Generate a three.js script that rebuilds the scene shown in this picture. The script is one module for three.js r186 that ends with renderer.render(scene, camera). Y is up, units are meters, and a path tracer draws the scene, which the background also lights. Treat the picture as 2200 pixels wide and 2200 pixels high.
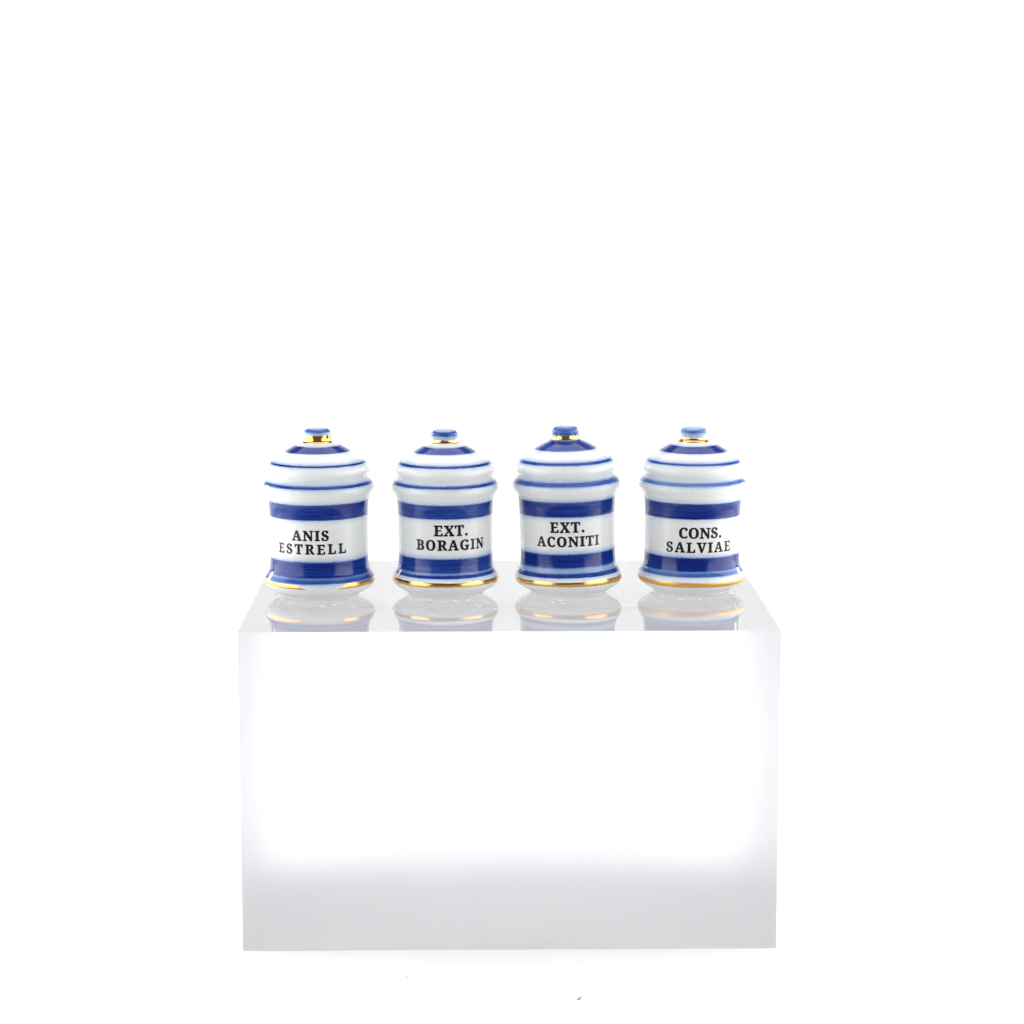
import * as THREE from 'three';
import { RoundedBoxGeometry } from 'three/addons/geometries/RoundedBoxGeometry.js';
import { mergeGeometries } from 'three/addons/utils/BufferGeometryUtils.js';
import { RectAreaLightUniformsLib } from 'three/addons/lights/RectAreaLightUniformsLib.js';

// ---------------------------------------------------------------- camera, light, exposure
const scene = new THREE.Scene();
scene.background = new THREE.Color().setRGB(0.22, 0.22, 0.23);        // the dim room behind the photographer
const camera = new THREE.PerspectiveCamera(25.026, 1, 0.01, 20);
camera.position.set(-0.00774, 0.22121, 0.62485);
camera.rotation.set(-0.152765, -0.013461, -0.000556, 'YXZ');
const renderer = new THREE.WebGLRenderer({ antialias: true });
renderer.toneMapping = THREE.LinearToneMapping;
renderer.toneMappingExposure = 0.69;
renderer.shadowMap.enabled = true;
RectAreaLightUniformsLib.init();

const SIDE_LIGHT = 2.05, TOP_LIGHT = 0.5, ADDED_WALL_LIGHT = 15.5;
const LAMPS = [                                                       // [name, label, position, look-at, width, height, intensity]
  ['softbox', 'large white softbox standing to the left of the block', [-0.48, 0.22, 0.06], [0, 0.15, 0.0], 0.94, 0.41, SIDE_LIGHT],
  ['softbox', 'large white softbox standing to the right of the block', [0.48, 0.22, 0.06], [0, 0.15, 0.0], 0.94, 0.41, SIDE_LIGHT],
  ['softbox', 'white softbox hanging level above the block', [0, 0.95, -0.20], [0, 0, -0.20], 1.40, 1.20, TOP_LIGHT],
  ['softbox', 'added unseen softbox low at the left, whitening the foot of the backdrop', [-0.90, 0.30, -0.90], [0.0, 0.02, -1.25], 0.5, 0.3, ADDED_WALL_LIGHT],  // this low pair is added to brighten the backdrop, not a known source
  ['softbox', 'added unseen softbox low at the right, whitening the foot of the backdrop', [0.90, 0.30, -0.90], [0.0, 0.02, -1.25], 0.5, 0.3, ADDED_WALL_LIGHT],
];

// ---------------------------------------------------------------- helpers
const used = new Map();
function numbered(name) { const n = used.get(name) ?? 0; used.set(name, n + 1); return n ? name + '_' + String(n).padStart(3, '0') : name; }
function tag(o, label, category, group, kind) {
  o.userData.label = label;
  if (category) o.userData.category = category;
  if (group) o.userData.group = group;
  if (kind) o.userData.kind = kind;
  return o;
}
function mesh(name, geometry, material, parent = scene) {
  const m = new THREE.Mesh(geometry, material);
  m.name = parent === scene ? numbered(name) : name;
  m.castShadow = m.receiveShadow = true;
  parent.add(m);
  return m;
}
function group(name, parent = scene) { const g = new THREE.Group(); g.name = parent === scene ? numbered(name) : name; parent.add(g); return g; }
function rng(seed) { let s = seed >>> 0; return () => { s = (s + 0x6d2b79f5) | 0; let t = Math.imul(s ^ (s >>> 15), 1 | s); t = (t + Math.imul(t ^ (t >>> 7), 61 | t)) ^ t; return ((t ^ (t >>> 14)) >>> 0) / 4294967296; }; }
const hash = (x, y, k) => { let h = Math.imul(x, 374761393) + Math.imul(y, 668265263) + Math.imul(k, 974634777); h = Math.imul(h ^ (h >>> 13), 1274126177); return ((h ^ (h >>> 16)) >>> 0) / 4294967296; };
function noise(x, y, k, period = 1 << 20) {                           // value noise, wrapping in x
  const ix = Math.floor(x), iy = Math.floor(y), fx = x - ix, fy = y - iy, a = fx * fx * (3 - 2 * fx), b = fy * fy * (3 - 2 * fy);
  const w = (i) => ((i % period) + period) % period, x0 = w(ix), x1 = w(ix + 1);
  const p = hash(x0, iy, k), q = hash(x1, iy, k), r = hash(x0, iy + 1, k), s = hash(x1, iy + 1, k);
  return (p + (q - p) * a) * (1 - b) + (r + (s - r) * a) * b;
}
const step = (a, b, x) => { const t = Math.min(1, Math.max(0, (x - a) / (b - a))); return t * t * (3 - 2 * t); };

// ---------------------------------------------------------------- the setting: white paper floor running up into a white wall
const paper = new THREE.MeshStandardMaterial({ name: 'white_paper', color: new THREE.Color().setRGB(0.94, 0.94, 0.94), roughness: 0.95 });
{
  const g = new THREE.PlaneGeometry(3.0, 1.42).rotateX(-Math.PI / 2).translate(0, 0, -0.49);
  tag(mesh('ground', g, paper), 'white paper table surface under the clear block', null, null, 'structure');
  const pts = [], R = 0.4, z0 = -1.2;
  for (let i = 0; i <= 24; i++) { const a = (i / 24) * Math.PI / 2; pts.push([z0 - R * Math.sin(a), R - R * Math.cos(a)]); }
  pts.push([z0 - R, 1.0]);
  const pos = [], idx = [];
  for (const [z, y] of pts) pos.push(-1.5, y, z, 1.5, y, z);
  for (let i = 0; i < pts.length - 1; i++) { const a = i * 2; idx.push(a, a + 1, a + 3, a, a + 3, a + 2); }
  const b = new THREE.BufferGeometry();
  b.setAttribute('position', new THREE.Float32BufferAttribute(pos, 3)); b.setIndex(idx); b.computeVertexNormals();
  tag(mesh('backdrop', b, paper), 'plain white backdrop behind the block, curving up from the table', null, null, 'structure');
}

// ---------------------------------------------------------------- softboxes (outside the frame; the low pair is added for the backdrop)
{
  const glow = new THREE.MeshStandardMaterial({ name: 'softbox_cloth', color: 0xffffff, roughness: 0.9, emissive: 0xffffff, emissiveIntensity: 1.0 });
  const black = new THREE.MeshStandardMaterial({ name: 'softbox_shell', color: new THREE.Color().setRGB(0.03, 0.03, 0.03), roughness: 0.8 });
  for (const [name, label, at, to, w, h, power] of LAMPS) {
    const g = group(name); g.position.set(...at); g.lookAt(...to); tag(g, label, 'softbox');
    const cloth = mesh('diffuser', new RoundedBoxGeometry(w, h, 0.004, 2, 0.0015), glow, g); cloth.position.z = -0.006;
    const back = new THREE.CylinderGeometry(0.09, Math.SQRT1_2, 0.22, 4, 1, true).rotateY(Math.PI / 4).scale(w, 1, h).rotateX(-Math.PI / 2);
    const shell = mesh('housing', back, black, g); shell.position.z = -0.122; shell.material.side = THREE.DoubleSide;
    const lamp = new THREE.RectAreaLight(0xffffff, power, w, h); lamp.name = 'lamp'; lamp.rotation.y = Math.PI; g.add(lamp);
  }
}

// ---------------------------------------------------------------- the clear acrylic block
const BH = 0.0916, BW = 0.1505, BD = 0.11354;
const acrylic = new THREE.MeshPhysicalMaterial({
  name: 'clear_acrylic', color: 0xffffff, roughness: 0.0, metalness: 0, transmission: 1, thickness: 0.1, ior: 1.49,
  attenuationColor: new THREE.Color().setRGB(0.9955, 0.9948, 0.9968), attenuationDistance: 0.1,
});
const shadedSatin = acrylic.clone(); shadedSatin.name = 'shaded_satin_acrylic'; shadedSatin.roughness = 0.4; shadedSatin.transmission = 0.62; shadedSatin.color.setRGB(0.74, 0.74, 0.75);   // side faces: edge shade put into the colour by greying and clouding them
const frosted = acrylic.clone(); frosted.name = 'frosted_acrylic'; frosted.roughness = 0.44;
const block = group('display_block'); block.position.set(0, 0, -BD / 2);
tag(block, 'clear acrylic display block, milky white in front, carrying the four jars', 'block');
{
  const b = mesh('body', new RoundedBoxGeometry(BW, BH + 0.0002, BD, 2, 0.00015), [shadedSatin, shadedSatin, acrylic, acrylic, frosted, acrylic], block);
  b.position.y = BH / 2 - 0.0001;                                      // pressed into the soft paper, so the paper shows clear through it
  // white flakes and scuffs on the top face round the jars' feet
  const chip = new THREE.MeshStandardMaterial({ name: 'white_flake', color: new THREE.Color().setRGB(0.9, 0.9, 0.9), roughness: 0.6 });
  const at = [[-69.6, -52.6], [-64.4, -41.9], [-51.9, -41.8], [-50.8, -39.1], [-46.2, -44.2], [-45.4, -40.4], [-45.0, -36.2], [-54.2, -36.9], [-74.2, -38.4], [-28.8, -47.8], [-23.0, -45.5], [-15.3, -43.9], [-11.5, -45.8], [-8.3, -49.9], [-9.5, -39.2], [-8.2, -36.9], [-37.6, -42.2], [5.2, -52.7], [15.8, -44.6], [13.1, -42.5], [16.1, -40.2], [43.4, -50.5], [43.6, -54.8], [44.3, -43.8], [44.9, -41.9], [51.2, -46.3], [56.9, -46.4], [66.8, -49.7]];
  const r = rng(7);
  for (const [x, z] of at) {
    const n = 7, len = 0.45 + 0.75 * r(), wid = 0.18 + 0.3 * r(), turn = (r() - 0.5) * 1.6, sh = new THREE.Shape();
    for (let i = 0; i < n; i++) { const a = (i / n) * 2 * Math.PI, k = 0.6 + 0.5 * r(); sh[i ? 'lineTo' : 'moveTo'](Math.cos(a) * len * k, Math.sin(a) * wid * k); }
    const g = new THREE.ExtrudeGeometry(sh, { depth: 0.05, bevelEnabled: false }).rotateX(-Math.PI / 2).rotateY(turn).scale(0.001, 0.001, 0.001);
    mesh('flake', g, chip, block).position.set(x / 1000, BH + 0.00003, z / 1000 + BD / 2);
  }
}

// ---------------------------------------------------------------- the jars
// profile in mm: radius, height above the block; [underside ... mouth] for the body, [seam ... neck] for the lid, then the knob
const BODY = [[0.02, 0.7], [8.6, 0.7], [9.6, 0.35], [10.1, 0.03], [10.6, 0.0], [11.3, 0.25], [11.75, 0.9], [12.9, 1.6], [14.5, 2.6], [15.35, 3.36], [15.82, 4.24], [15.9, 5.1], [15.62, 6], [15.07, 6.87], [14.42, 8], [14.17, 9.5], [14.08, 11.8], [14.08, 14.8], [14.1, 17.7], [14.1, 20.6], [14.1, 23.5], [14.17, 26.2], [14.3, 27.9], [14.55, 29.3], [15.02, 30.4], [15.72, 31.5], [15.92, 32.3], [15.72, 33.1], [15.3, 33.85], [14.64, 34.55], [14.2, 35.1], [14.02, 35.5], [13.2, 35.52]];
const LID = [[13.2, 35.53], [14.0, 35.54], [14.08, 35.8], [14.42, 36.35], [14.74, 37.2], [14.66, 38.0], [14.32, 38.7], [13.62, 39.6], [12.95, 40.35], [11.3, 41.6], [9.44, 42.75], [7.9, 43.65], [6.45, 44.42], [5.3, 44.95], [4.55, 45.3], [4.1, 45.62], [3.88, 46.05], [3.8, 46.5]];
const KNOB = [[3.8, 46.5], [3.82, 47.1], [3.86, 47.7], [3.84, 48.2], [3.6, 48.75], [3.1, 49.2], [2.3, 49.48], [1.2, 49.62], [0.01, 49.65]];
function smooth(points, n) {                                          // even steps along the curve
  const c = new THREE.CatmullRomCurve3(points.map(([r, h]) => new THREE.Vector3(r, h, 0)), false, 'centripetal');
  c.arcLengthDivisions = 2000;
  return c.getSpacedPoints(n).map((p) => [Math.max(p.x, 0.005), p.y]);
}
const P = { body: smooth(BODY, 220), lid: smooth(LID, 120), knob: smooth(KNOB, 48) };
function heightTable(prof) { let s = 0; return prof.map((p, i) => { if (i) s += Math.hypot(p[0] - prof[i - 1][0], p[1] - prof[i - 1][1]); return { s, h: p[1], r: p[0] }; }); }
const T = { body: heightTable(P.body), lid: heightTable(P.lid), knob: heightTable(P.knob) };
function alongAt(table, h) {                                          // arc length where the outside of the profile reaches height h
  for (let i = table.length - 1; i > 0; i--) if (table[i].h >= h && table[i - 1].h <= h) { const t = (h - table[i - 1].h) / Math.max(1e-6, table[i].h - table[i - 1].h); return table[i - 1].s + t * (table[i].s - table[i - 1].s); }
  return h > table[table.length - 1].h ? table[table.length - 1].s : 0;
}
// one jar's own size, lean and slight handmade out-of-roundness: nominal (r, h, angle) in mm -> metres
function placer(j) {
  return (r, h, a) => {
    const k = step(0, 7, h), oval = 1 + k * (0.0025 * Math.sin(2 * a + j.seed) + 0.0015 * Math.sin(3 * a + 2 * j.seed));
    const x = r * j.wide * oval * Math.sin(a), z = r * j.wide * oval * Math.cos(a), y = h * j.tall, t = j.lean * k;
    return [(x * Math.cos(t) - y * Math.sin(t)) / 1000, (y * Math.cos(t) + x * Math.sin(t)) / 1000, z / 1000];
  };
}
function turned(j, prof, around, lift = 0, h0 = null) {               // surface of revolution through the placer
  const put = placer(j), pos = [], nor = [], uv = [], idx = [], n = prof.length, a0 = new THREE.Vector3(), a1 = new THREE.Vector3(), b0 = new THREE.Vector3(), b1 = new THREE.Vector3();
  for (let i = 0; i < n; i++) {
    const [pr, ph] = prof[Math.max(0, i - 1)], [qr, qh] = prof[Math.min(n - 1, i + 1)], [r, h] = prof[i];
    for (let k = 0; k <= around; k++) {
      const a = (k / around - 0.5) * 2 * Math.PI;
      a0.set(...put(pr, ph, a)); a1.set(...put(qr, qh, a)); b0.set(...put(r, h, a - 0.01)); b1.set(...put(r, h, a + 0.01));
      const m = b1.sub(b0).cross(a1.sub(a0)).normalize();
      if (r < 0.1) m.set(0, i ? 1 : -1, 0);
      pos.push(...put(r, h, a)); nor.push(m.x, m.y, m.z); uv.push(k / around, i / (n - 1));
    }
  }
  for (let i = 0; i < n - 1; i++) for (let k = 0; k < around; k++) { const p = i * (around + 1) + k, q = p + around + 1; idx.push(p, p + 1, q + 1, p, q + 1, q); }
  const g = new THREE.BufferGeometry();
  g.setAttribute('position', new THREE.Float32BufferAttribute(pos, 3)); g.setAttribute('normal', new THREE.Float32BufferAttribute(nor, 3)); g.setAttribute('uv', new THREE.Float32BufferAttribute(uv, 2)); g.setIndex(idx);
  return g;
}
// gilding: a thin skin of gold over the glaze between two heights, with brushed, uneven edges and worn gaps
function gilding(j, table, h0, h1, opt = {}) {
  const put = placer(j), rows = 10, cols = 360, pos = [], idx = [], uv = [];
  const s0 = alongAt(table, h0), s1 = alongAt(table, h1), top = table[table.length - 1].s;
  const at = (s) => { const f = Math.min(Math.max(s, 0), top) / top * (table.length - 1), i = Math.min(table.length - 2, Math.floor(f)), t = f - i; return [table[i].r + t * (table[i + 1].r - table[i].r), table[i].h + t * (table[i + 1].h - table[i].h)]; };
  const outward = (s) => { const p = at(s - 0.05), q = at(s + 0.05), l = Math.hypot(q[0] - p[0], q[1] - p[1]) || 1; return [(q[1] - p[1]) / l, -(q[0] - p[0]) / l]; };
  for (let k = 0; k <= cols; k++) {
    const a = (k / cols - 0.5) * 2 * Math.PI, u = k / cols;
    const wob = opt.wobble ?? 0.1;
    let lo = s0 + wob * 2 * (noise(u * 14, 0, j.seed + 3, 14) - 0.5) + wob * 0.7 * (noise(u * 70, 0, j.seed + 4, 70) - 0.5);
    let hi = s1 + wob * 2 * (noise(u * 11, 5, j.seed + 5, 11) - 0.5) + wob * 0.9 * (noise(u * 90, 5, j.seed + 6, 90) - 0.5);
    if (opt.gap) {                                                     // worn away towards the gap, tapering from above
      const [g0, g1] = opt.gap.map((d) => d * Math.PI / 180), t = Math.min(step(g0, g0 - 0.30, a) + (a > g1 ? 1 : 0), step(g1, g1 + 0.22, a) + (a < g0 ? 1 : 0));
      hi = lo + (hi - lo) * Math.min(1, t);
    }
    for (let i = 0; i <= rows; i++) {
      const v = i / rows, s = lo + (hi - lo) * v, [r, h] = at(s), [nx, ny] = outward(s), e = 0.012 + 0.03 * Math.sin(Math.PI * v);
      pos.push(...put(r + nx * e, h + ny * e, a)); uv.push(u * 8, v * 0.3);
    }
  }
  for (let k = 0; k < cols; k++) {
    const wide = (c) => Math.hypot(pos[(c * (rows + 1)) * 3 + 1] - pos[(c * (rows + 1) + rows) * 3 + 1], pos[(c * (rows + 1)) * 3] - pos[(c * (rows + 1) + rows) * 3]) > 1e-6;
    if (!wide(k) && !wide(k + 1)) continue;
    for (let i = 0; i < rows; i++) { const p = k * (rows + 1) + i, q = p + rows + 1; idx.push(p, q, q + 1, p, q + 1, p + 1); }
  }
  const g = new THREE.BufferGeometry();
  g.setAttribute('position', new THREE.Float32BufferAttribute(pos, 3)); g.setAttribute('uv', new THREE.Float32BufferAttribute(uv, 2)); g.setIndex(idx); g.computeVertexNormals();
  return g;
}

// cobalt painting: pigment density over white porcelain, row by row along the profile
const WHITE = [0.815, 0.825, 0.805], ABSORB = [5.0, 3.5, 1.33], INK = [0.018, 0.011, 0.009];
const toByte = (x) => { x = Math.min(1, Math.max(0, x)); return Math.round(255 * (x <= 0.0031308 ? 12.92 * x : 1.055 * Math.pow(x, 1 / 2.4) - 0.055)); };
const LUT = Uint8Array.from({ length: 4096 }, (_, i) => toByte(i / 4095));
function paint(j, table, W, H, stripes, base, spots, lines) {
  const cv = document.createElement('canvas'); cv.width = W; cv.height = H;
  const cx = cv.getContext('2d'), im = cx.createImageData(W, H), total = table[table.length - 1].s;
  const bands = stripes.map((b) => ({ ...b, s0: alongAt(table, b.h0), s1: alongAt(table, b.h1) }));
  const last = table.length - 1;
  for (let y = 0; y < H; y++) {
    const f = (1 - (y + 0.5) / H) * last, i = Math.min(last - 1, Math.floor(f)), t = f - i;
    const s = table[i].s + t * (table[i + 1].s - table[i].s);
    for (let x = 0; x < W; x++) {
      const u = (x + 0.5) / W;
      let d = base;
      for (let b = 0; b < bands.length; b++) {
        const B = bands[b], far = 1.6;
        if (s < B.s0 - far || s > B.s1 + far) continue;
        const q = j.seed * 17 + b * 5;
        const wob = B.wob ?? 0.10;
        const e0 = B.s0 + wob * (noise(u * 9, 0, q, 9) - 0.5) + 0.06 * (noise(u * 120, s * 3, q + 1, 120) - 0.5) + B.soft0 * 0.6 * (noise(u * 420, s * 9, q + 9, 420) - 0.5);
        const e1 = B.s1 + wob * (noise(u * 7, 3, q + 2, 7) - 0.5) + 0.06 * (noise(u * 110, s * 3, q + 3, 110) - 0.5) + B.soft1 * 0.6 * (noise(u * 400, s * 9, q + 10, 400) - 0.5);
        const inside = step(e0 - B.soft0 * 0.62, e0 + B.soft0 * 0.62, s) * (1 - step(e1 - B.soft1 * 0.62, e1 + B.soft1 * 0.62, s));
        const brush = 0.72 + 0.34 * noise(u * 10, s * 4.2, q + 4, 10) + 0.22 * noise(u * 46, s * 8, q + 5, 46) + 0.24 * (noise(u * 7, s * 0.8, q + 6, 7) - 0.5) + 0.12 * (noise(u * 500, s * 11, q + 7, 500) - 0.5);
        d += B.dark * inside * brush;
        const gapTop = Math.max(0, s - e1), gapLow = Math.max(0, e0 - s);
        if (B.halo) d += 1.7 * B.halo * (1 - inside) * (gapTop > 0 || inside < 1 ? (s > (e0 + e1) / 2 ? Math.exp(-gapTop / 0.6) : 0.8 * Math.exp(-gapLow / 0.45)) : 0) * (0.75 + 0.5 * noise(u * 60, s * 4, q + 8, 60));
      }
      d = Math.min(d, 1.18);
      const grain = 1 + 0.012 * (noise(u * 40, s * 0.9, j.seed + 70, 40) - 0.5) + 0.012 * (noise(u * 300, s * 7, j.seed + 71, 300) - 0.5), o = (y * W + x) * 4;
      for (let c = 0; c < 3; c++) im.data[o + c] = LUT[Math.min(4095, (WHITE[c] * grain * Math.exp(-d * ABSORB[c]) * 4095) | 0)];
      im.data[o + 3] = 255;
    }
  }
  cx.putImageData(im, 0, 0);
  const rowOf = (h) => { const s = alongAt(table, h); let i = 1; while (i < last && table[i].s < s) i++; const t = (s - table[i - 1].s) / Math.max(1e-6, table[i].s - table[i - 1].s); return (1 - (i - 1 + t) / last) * H; };
  const colOf = (deg) => (0.5 + deg / 360) * W, pxAcross = W / (2 * Math.PI * 14.1 * j.wide), pxUp = H / (total * j.tall);
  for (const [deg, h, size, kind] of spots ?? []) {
    cx.fillStyle = kind === 'w' ? 'rgba(214,222,240,0.85)' : 'rgba(52,54,60,0.8)';  // w: pinhole glints painted into the glaze colour; the rest are dark specks
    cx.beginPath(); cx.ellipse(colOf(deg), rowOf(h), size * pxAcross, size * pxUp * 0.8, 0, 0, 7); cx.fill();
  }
  for (const [text, deg, spread, h, cap] of lines ?? []) {            // printed lettering: centre angle, angle spanned, baseline height, cap height in mm
    const size = 100; cx.save(); cx.font = `bold ${size}px serif`;
    const up = cap * pxUp / (0.714 * size), across = 1.0 * cap * pxAcross / (0.714 * size), widths = [...text].map((c) => cx.measureText(c).width * across);
    const gap = (spread / 360 * W - widths.reduce((a, b) => a + b, 0)) / (text.length - 1);
    let x = colOf(deg - spread / 2); const r = rng(j.seed * 31 + text.length);
    [...text].forEach((c, i) => {
      cx.setTransform(across, 0, 0, up, x, rowOf(h + (r() - 0.5) * 0.05));
      cx.fillStyle = 'rgba(34,23,21,0.98)'; cx.fillText(c, 0, 0);
      cx.lineWidth = 5; cx.lineJoin = 'round'; cx.strokeStyle = 'rgba(24,16,14,0.95)'; cx.strokeText(c, 0, 0);
      x += widths[i] + gap;
    });
    cx.restore();
  }
  const tex = new THREE.CanvasTexture(cv); tex.colorSpace = THREE.SRGBColorSpace; tex.wrapS = THREE.RepeatWrapping; tex.wrapT = THREE.ClampToEdgeWrapping;
  return tex;
}
// fine unevenness of gold leaf and of glaze
function heightTexture(n, fx, fy, seed) {
  const d = new Uint8Array(n * n * 4);
  for (let y = 0; y < n; y++) for (let x = 0; x < n; x++) { const v = 255 * (0.6 * noise(x / n * fx, y / n * fy, seed, fx) + 0.4 * noise(x / n * fx * 4, y / n * fy * 4, seed + 1, fx * 4)); d.set([v, v, v, 255], (y * n + x) * 4); }
  const t = new THREE.DataTexture(d, n, n); t.magFilter = THREE.LinearFilter; t.wrapS = t.wrapT = THREE.RepeatWrapping; t.needsUpdate = true; return t;
}
const leaf = heightTexture(256, 24, 24, 5);
const gold = (rough, bump) => new THREE.MeshStandardMaterial({ name: 'gilding', color: new THREE.Color().setRGB(0.75, 0.44, 0.13), metalness: 1, roughness: rough, bumpMap: leaf, bumpScale: bump, side: THREE.DoubleSide });

const JARS = [
  { words: ['ANIS', 'ESTRELL'], label: 'small blue and white porcelain jar lettered ANIS ESTRELL, its gold rim worn away in front', x: -0.05613, z: -0.05529, wide: 1.033, tall: 1.0147, lean: 0.18, face: 4.1, seed: 11,
    text: [[-10.4, 44.4, 18.41, 2.95], [-10.7, 86.8, 14.47, 2.85]],
    body: [[33.5, 34.15, 0.95, 0.15, 0.5, 0.2], [24.32, 28.65, 0.95, 0.25, 0.35, 0.10], [7.60, 11.87, 1.0, 0.2, 0.6, 0.16], [5.95, 6.71, 0.75, 0.2, 0.25, 0.2], [6.6, 7.8, 0.22, 0.3, 0.3, 0]],
    lid: [[42.9, 44.5, 0.85, 0.22, 0.12, 0.10], [39.52, 39.94, 0.95, 0.12, 0.12, 0.16]], knob: [[48.5, 49.17, 0.6, 0.3, 0.25, 0.2]], knobBase: 0.08,
    rim: [4.3, 5.55], rimGap: [-7.1, 22], rough: 0.22, collar: [45.32, 47.55],
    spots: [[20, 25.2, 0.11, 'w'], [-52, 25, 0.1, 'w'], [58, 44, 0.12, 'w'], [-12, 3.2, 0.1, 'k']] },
  { words: ['EXT.', 'BORAGIN'], label: 'small blue and white porcelain jar lettered EXT. BORAGIN, beside EXT. ACONITI', x: -0.01847, z: -0.05745, wide: 1, tall: 1, lean: 0.19, face: 0.9, seed: 23,
    text: [[7.4, 42.9, 19.57, 3.05], [7.9, 90.2, 15.27, 2.95]],
    body: [[33.6, 34.3, 0.78, 0.2, 0.5, 0.15], [24.53, 28.57, 0.80, 0.3, 0.35, 0.10], [8.5, 12.48, 0.85, 0.35, 0.5, 0.14], [6.9, 7.68, 0.85, 0.2, 0.25, 0.1], [7.6, 8.6, 0.16, 0.3, 0.3, 0]],
    lid: [[42.89, 44.55, 0.75, 0.25, 0.12, 0.10], [39.43, 40.02, 0.75, 0.2, 0.22, 0.14]], knob: [[47.75, 48.97, 0.65, 0.35, 0.3, 0.15]], knobBase: 0.10,
    rim: [4.5, 5.75], rough: 0.16, collar: [45.56, 46.5],
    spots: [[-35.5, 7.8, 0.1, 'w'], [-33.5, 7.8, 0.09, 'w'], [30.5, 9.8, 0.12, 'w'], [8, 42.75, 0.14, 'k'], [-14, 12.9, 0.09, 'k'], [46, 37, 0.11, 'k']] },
  { words: ['EXT.', 'ACONITI'], label: 'small blue and white porcelain jar lettered EXT. ACONITI, with an all-blue knob, leaning slightly', x: 0.01855, z: -0.05938, wide: 1.012, tall: 1.015, lean: 1.35, face: -2.2, seed: 37,
    text: [[0.4, 42.8, 19.92, 3.05], [1.1, 79.5, 15.77, 2.95]],
    body: [[33.44, 34.42, 0.60, 0.2, 0.4, 0.22], [24.36, 28.65, 0.95, 0.3, 0.5, 0.14], [9.48, 13.31, 1.0, 0.6, 0.5, 0.18], [6.68, 7.71, 0.85, 0.2, 0.35, 0.1], [7.6, 9.4, 0.12, 0.4, 0.4, 0]],
    lid: [[43.0, 45.5, 0.72, 0.25, 0.5, 0.12], [39.39, 40.07, 0.65, 0.25, 0.3, 0.16]], knob: [[47.0, 49.25, 0.42, 0.5, 0.6, 0.1]], knobBase: 0.12,
    rim: [4.05, 5.55], rough: 0.18, collar: [45.6, 46.95],
    spots: [[-68, 32, 0.12, 'k'], [-25, 32.3, 0.1, 'k'], [-70, 31.2, 0.08, 'k']] },
  { words: ['CONS.', 'SALVIAE'], label: 'small blue and white porcelain jar lettered CONS. SALVIAE, with a dull rough gold base rim', x: 0.05568, z: -0.06079, wide: 1.018, tall: 1.005, lean: -0.33, face: -5.3, seed: 53,
    text: [[10.8, 54.1, 18.08, 3.05], [10.1, 84, 13.82, 2.95]],
    body: [[33.54, 34.41, 0.45, 0.2, 0.35, 0.14], [23.72, 28.2, 0.98, 0.35, 0.35, 0.10], [8.17, 12.09, 1.05, 0.2, 0.45, 0.14], [6.61, 7.38, 0.52, 0.25, 0.3, 0.12], [7.3, 8.3, 0.20, 0.3, 0.3, 0]],
    lid: [[42.5, 44.26, 0.85, 0.25, 0.12, 0.10], [39.4, 39.96, 0.58, 0.2, 0.22, 0.14]], knob: [[47.95, 48.72, 0.40, 0.35, 0.3, 0.15]], knobBase: 0.10,
    rim: [3.6, 5.0], rough: 0.42, collar: [45.2, 46.35],
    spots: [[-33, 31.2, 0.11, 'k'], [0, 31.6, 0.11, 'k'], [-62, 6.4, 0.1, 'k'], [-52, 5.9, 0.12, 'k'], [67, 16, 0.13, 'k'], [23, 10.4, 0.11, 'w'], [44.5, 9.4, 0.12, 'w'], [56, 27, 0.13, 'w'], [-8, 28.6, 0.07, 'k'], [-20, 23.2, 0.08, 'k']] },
];
const glaze = (map) => new THREE.MeshPhysicalMaterial({ name: 'glazed_porcelain', map, roughness: 0.14, metalness: 0, ior: 1.43 });
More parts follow.
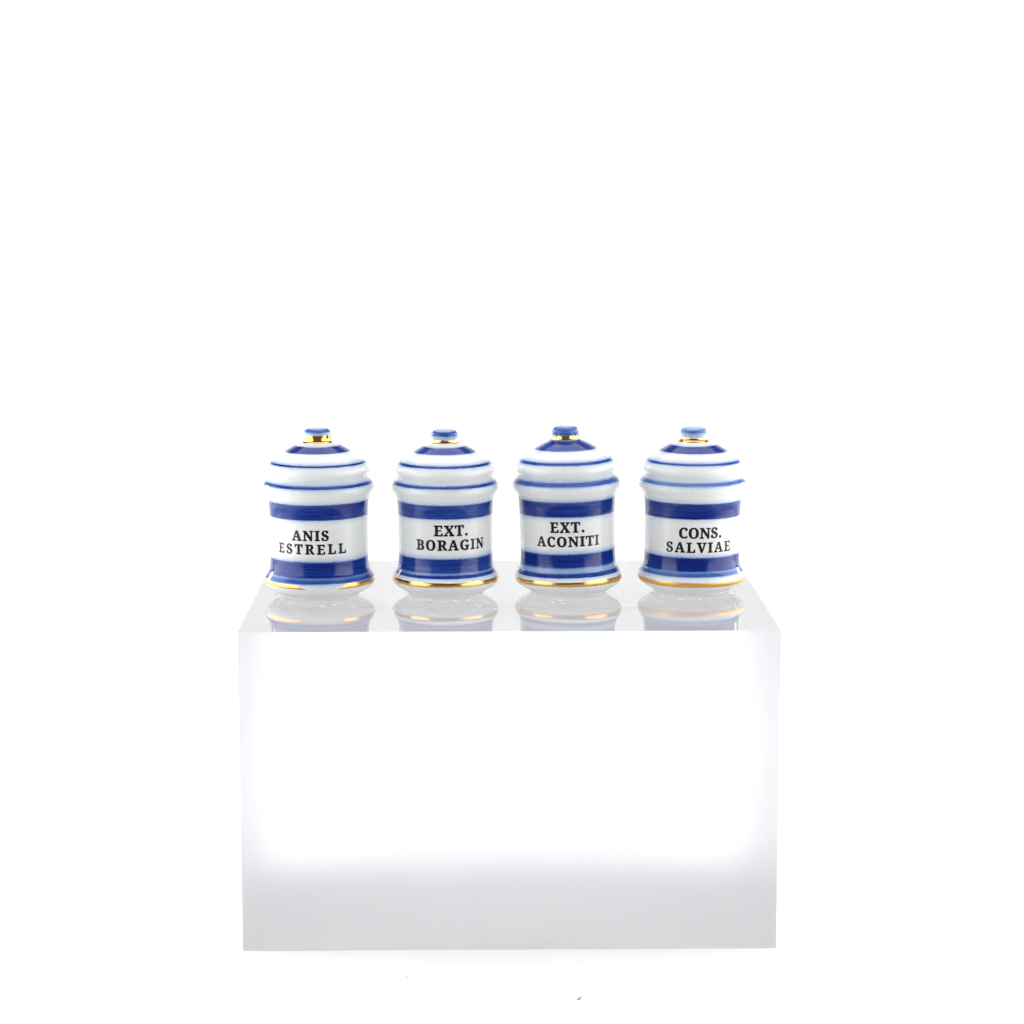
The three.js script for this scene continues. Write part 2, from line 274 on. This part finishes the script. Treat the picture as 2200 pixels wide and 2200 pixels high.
for (const j of JARS) {
  j.lean *= Math.PI / 180;
  const band = ([h0, h1, dark, soft0, soft1, halo]) => ({ h0, h1, dark, soft0, soft1, halo });
  const jar = group('apothecary_jar'); jar.position.set(j.x, BH + 0.00002, j.z);
  tag(jar, j.label, 'jar', 'miniature porcelain apothecary jars in a row on the clear block');
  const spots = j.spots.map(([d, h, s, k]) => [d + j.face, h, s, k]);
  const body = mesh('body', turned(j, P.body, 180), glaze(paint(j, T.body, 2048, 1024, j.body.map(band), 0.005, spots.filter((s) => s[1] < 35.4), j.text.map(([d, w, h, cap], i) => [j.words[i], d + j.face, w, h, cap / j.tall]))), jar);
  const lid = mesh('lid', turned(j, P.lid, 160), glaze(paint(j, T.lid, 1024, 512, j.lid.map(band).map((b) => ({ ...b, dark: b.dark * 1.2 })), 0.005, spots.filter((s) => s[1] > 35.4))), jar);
  mesh('knob', turned(j, P.knob, 96), glaze(paint(j, T.knob, 512, 128, j.knob.map((b) => ({ ...band(b), wob: 0.25 })), j.knobBase)), lid);
  mesh('gilt_rim', gilding(j, T.body, j.rim[0], j.rim[1], { wobble: 0.12, gap: j.rimGap }), gold(j.rough, 0.00002), body);
  const neck = [...P.lid.slice(0, -1), ...P.knob];
  mesh('gilt_collar', gilding(j, heightTable(smooth([...LID.slice(8), ...KNOB.slice(1)], 160)), j.collar[0], j.collar[1], { wobble: 0.07 }), gold(0.10, 0.000006), lid);
}

// ---------------------------------------------------------------- specks on the paper
{
  const olive = new THREE.MeshStandardMaterial({ name: 'lint', color: new THREE.Color().setRGB(0.15, 0.15, 0.07), roughness: 1 });
  const thread = (pts, r) => new THREE.TubeGeometry(new THREE.CatmullRomCurve3(pts.map((p) => new THREE.Vector3(...p).multiplyScalar(0.001))), 12, r * 0.001, 5);
  const g = mergeGeometries([thread([[-0.75, 0.1, 0.5], [-0.3, 0.22, 0.36], [0.1, 0.12, 0.42], [0.2, 0.1, 0.9]], 0.11), thread([[-0.35, 0.1, -0.4], [0.1, 0.25, -0.6], [0.15, 0.3, 0.1]], 0.075), thread([[0.1, 0.2, -0.5], [0.5, 0.3, -1.1], [0.6, 0.12, -1.7]], 0.09)]);
  const lint = mesh('lint_fibre', g, olive); lint.position.set(0.018, 0, 0.0391);
  tag(lint, 'tiny tangled olive lint fibre lying on the white paper in front of the block', 'lint');
  const speck = mesh('dust_speck', thread([[-0.4, 0.1, 0.1], [0, 0.16, 0], [0.4, 0.1, -0.2]], 0.08), new THREE.MeshStandardMaterial({ name: 'dust', color: new THREE.Color().setRGB(0.4, 0.4, 0.4), roughness: 1 }));
  speck.position.set(-0.0283, 0, 0.0219);
  tag(speck, 'tiny grey dust speck on the white paper, beyond the olive lint and left of it', 'dust');
}

renderer.render(scene, camera);
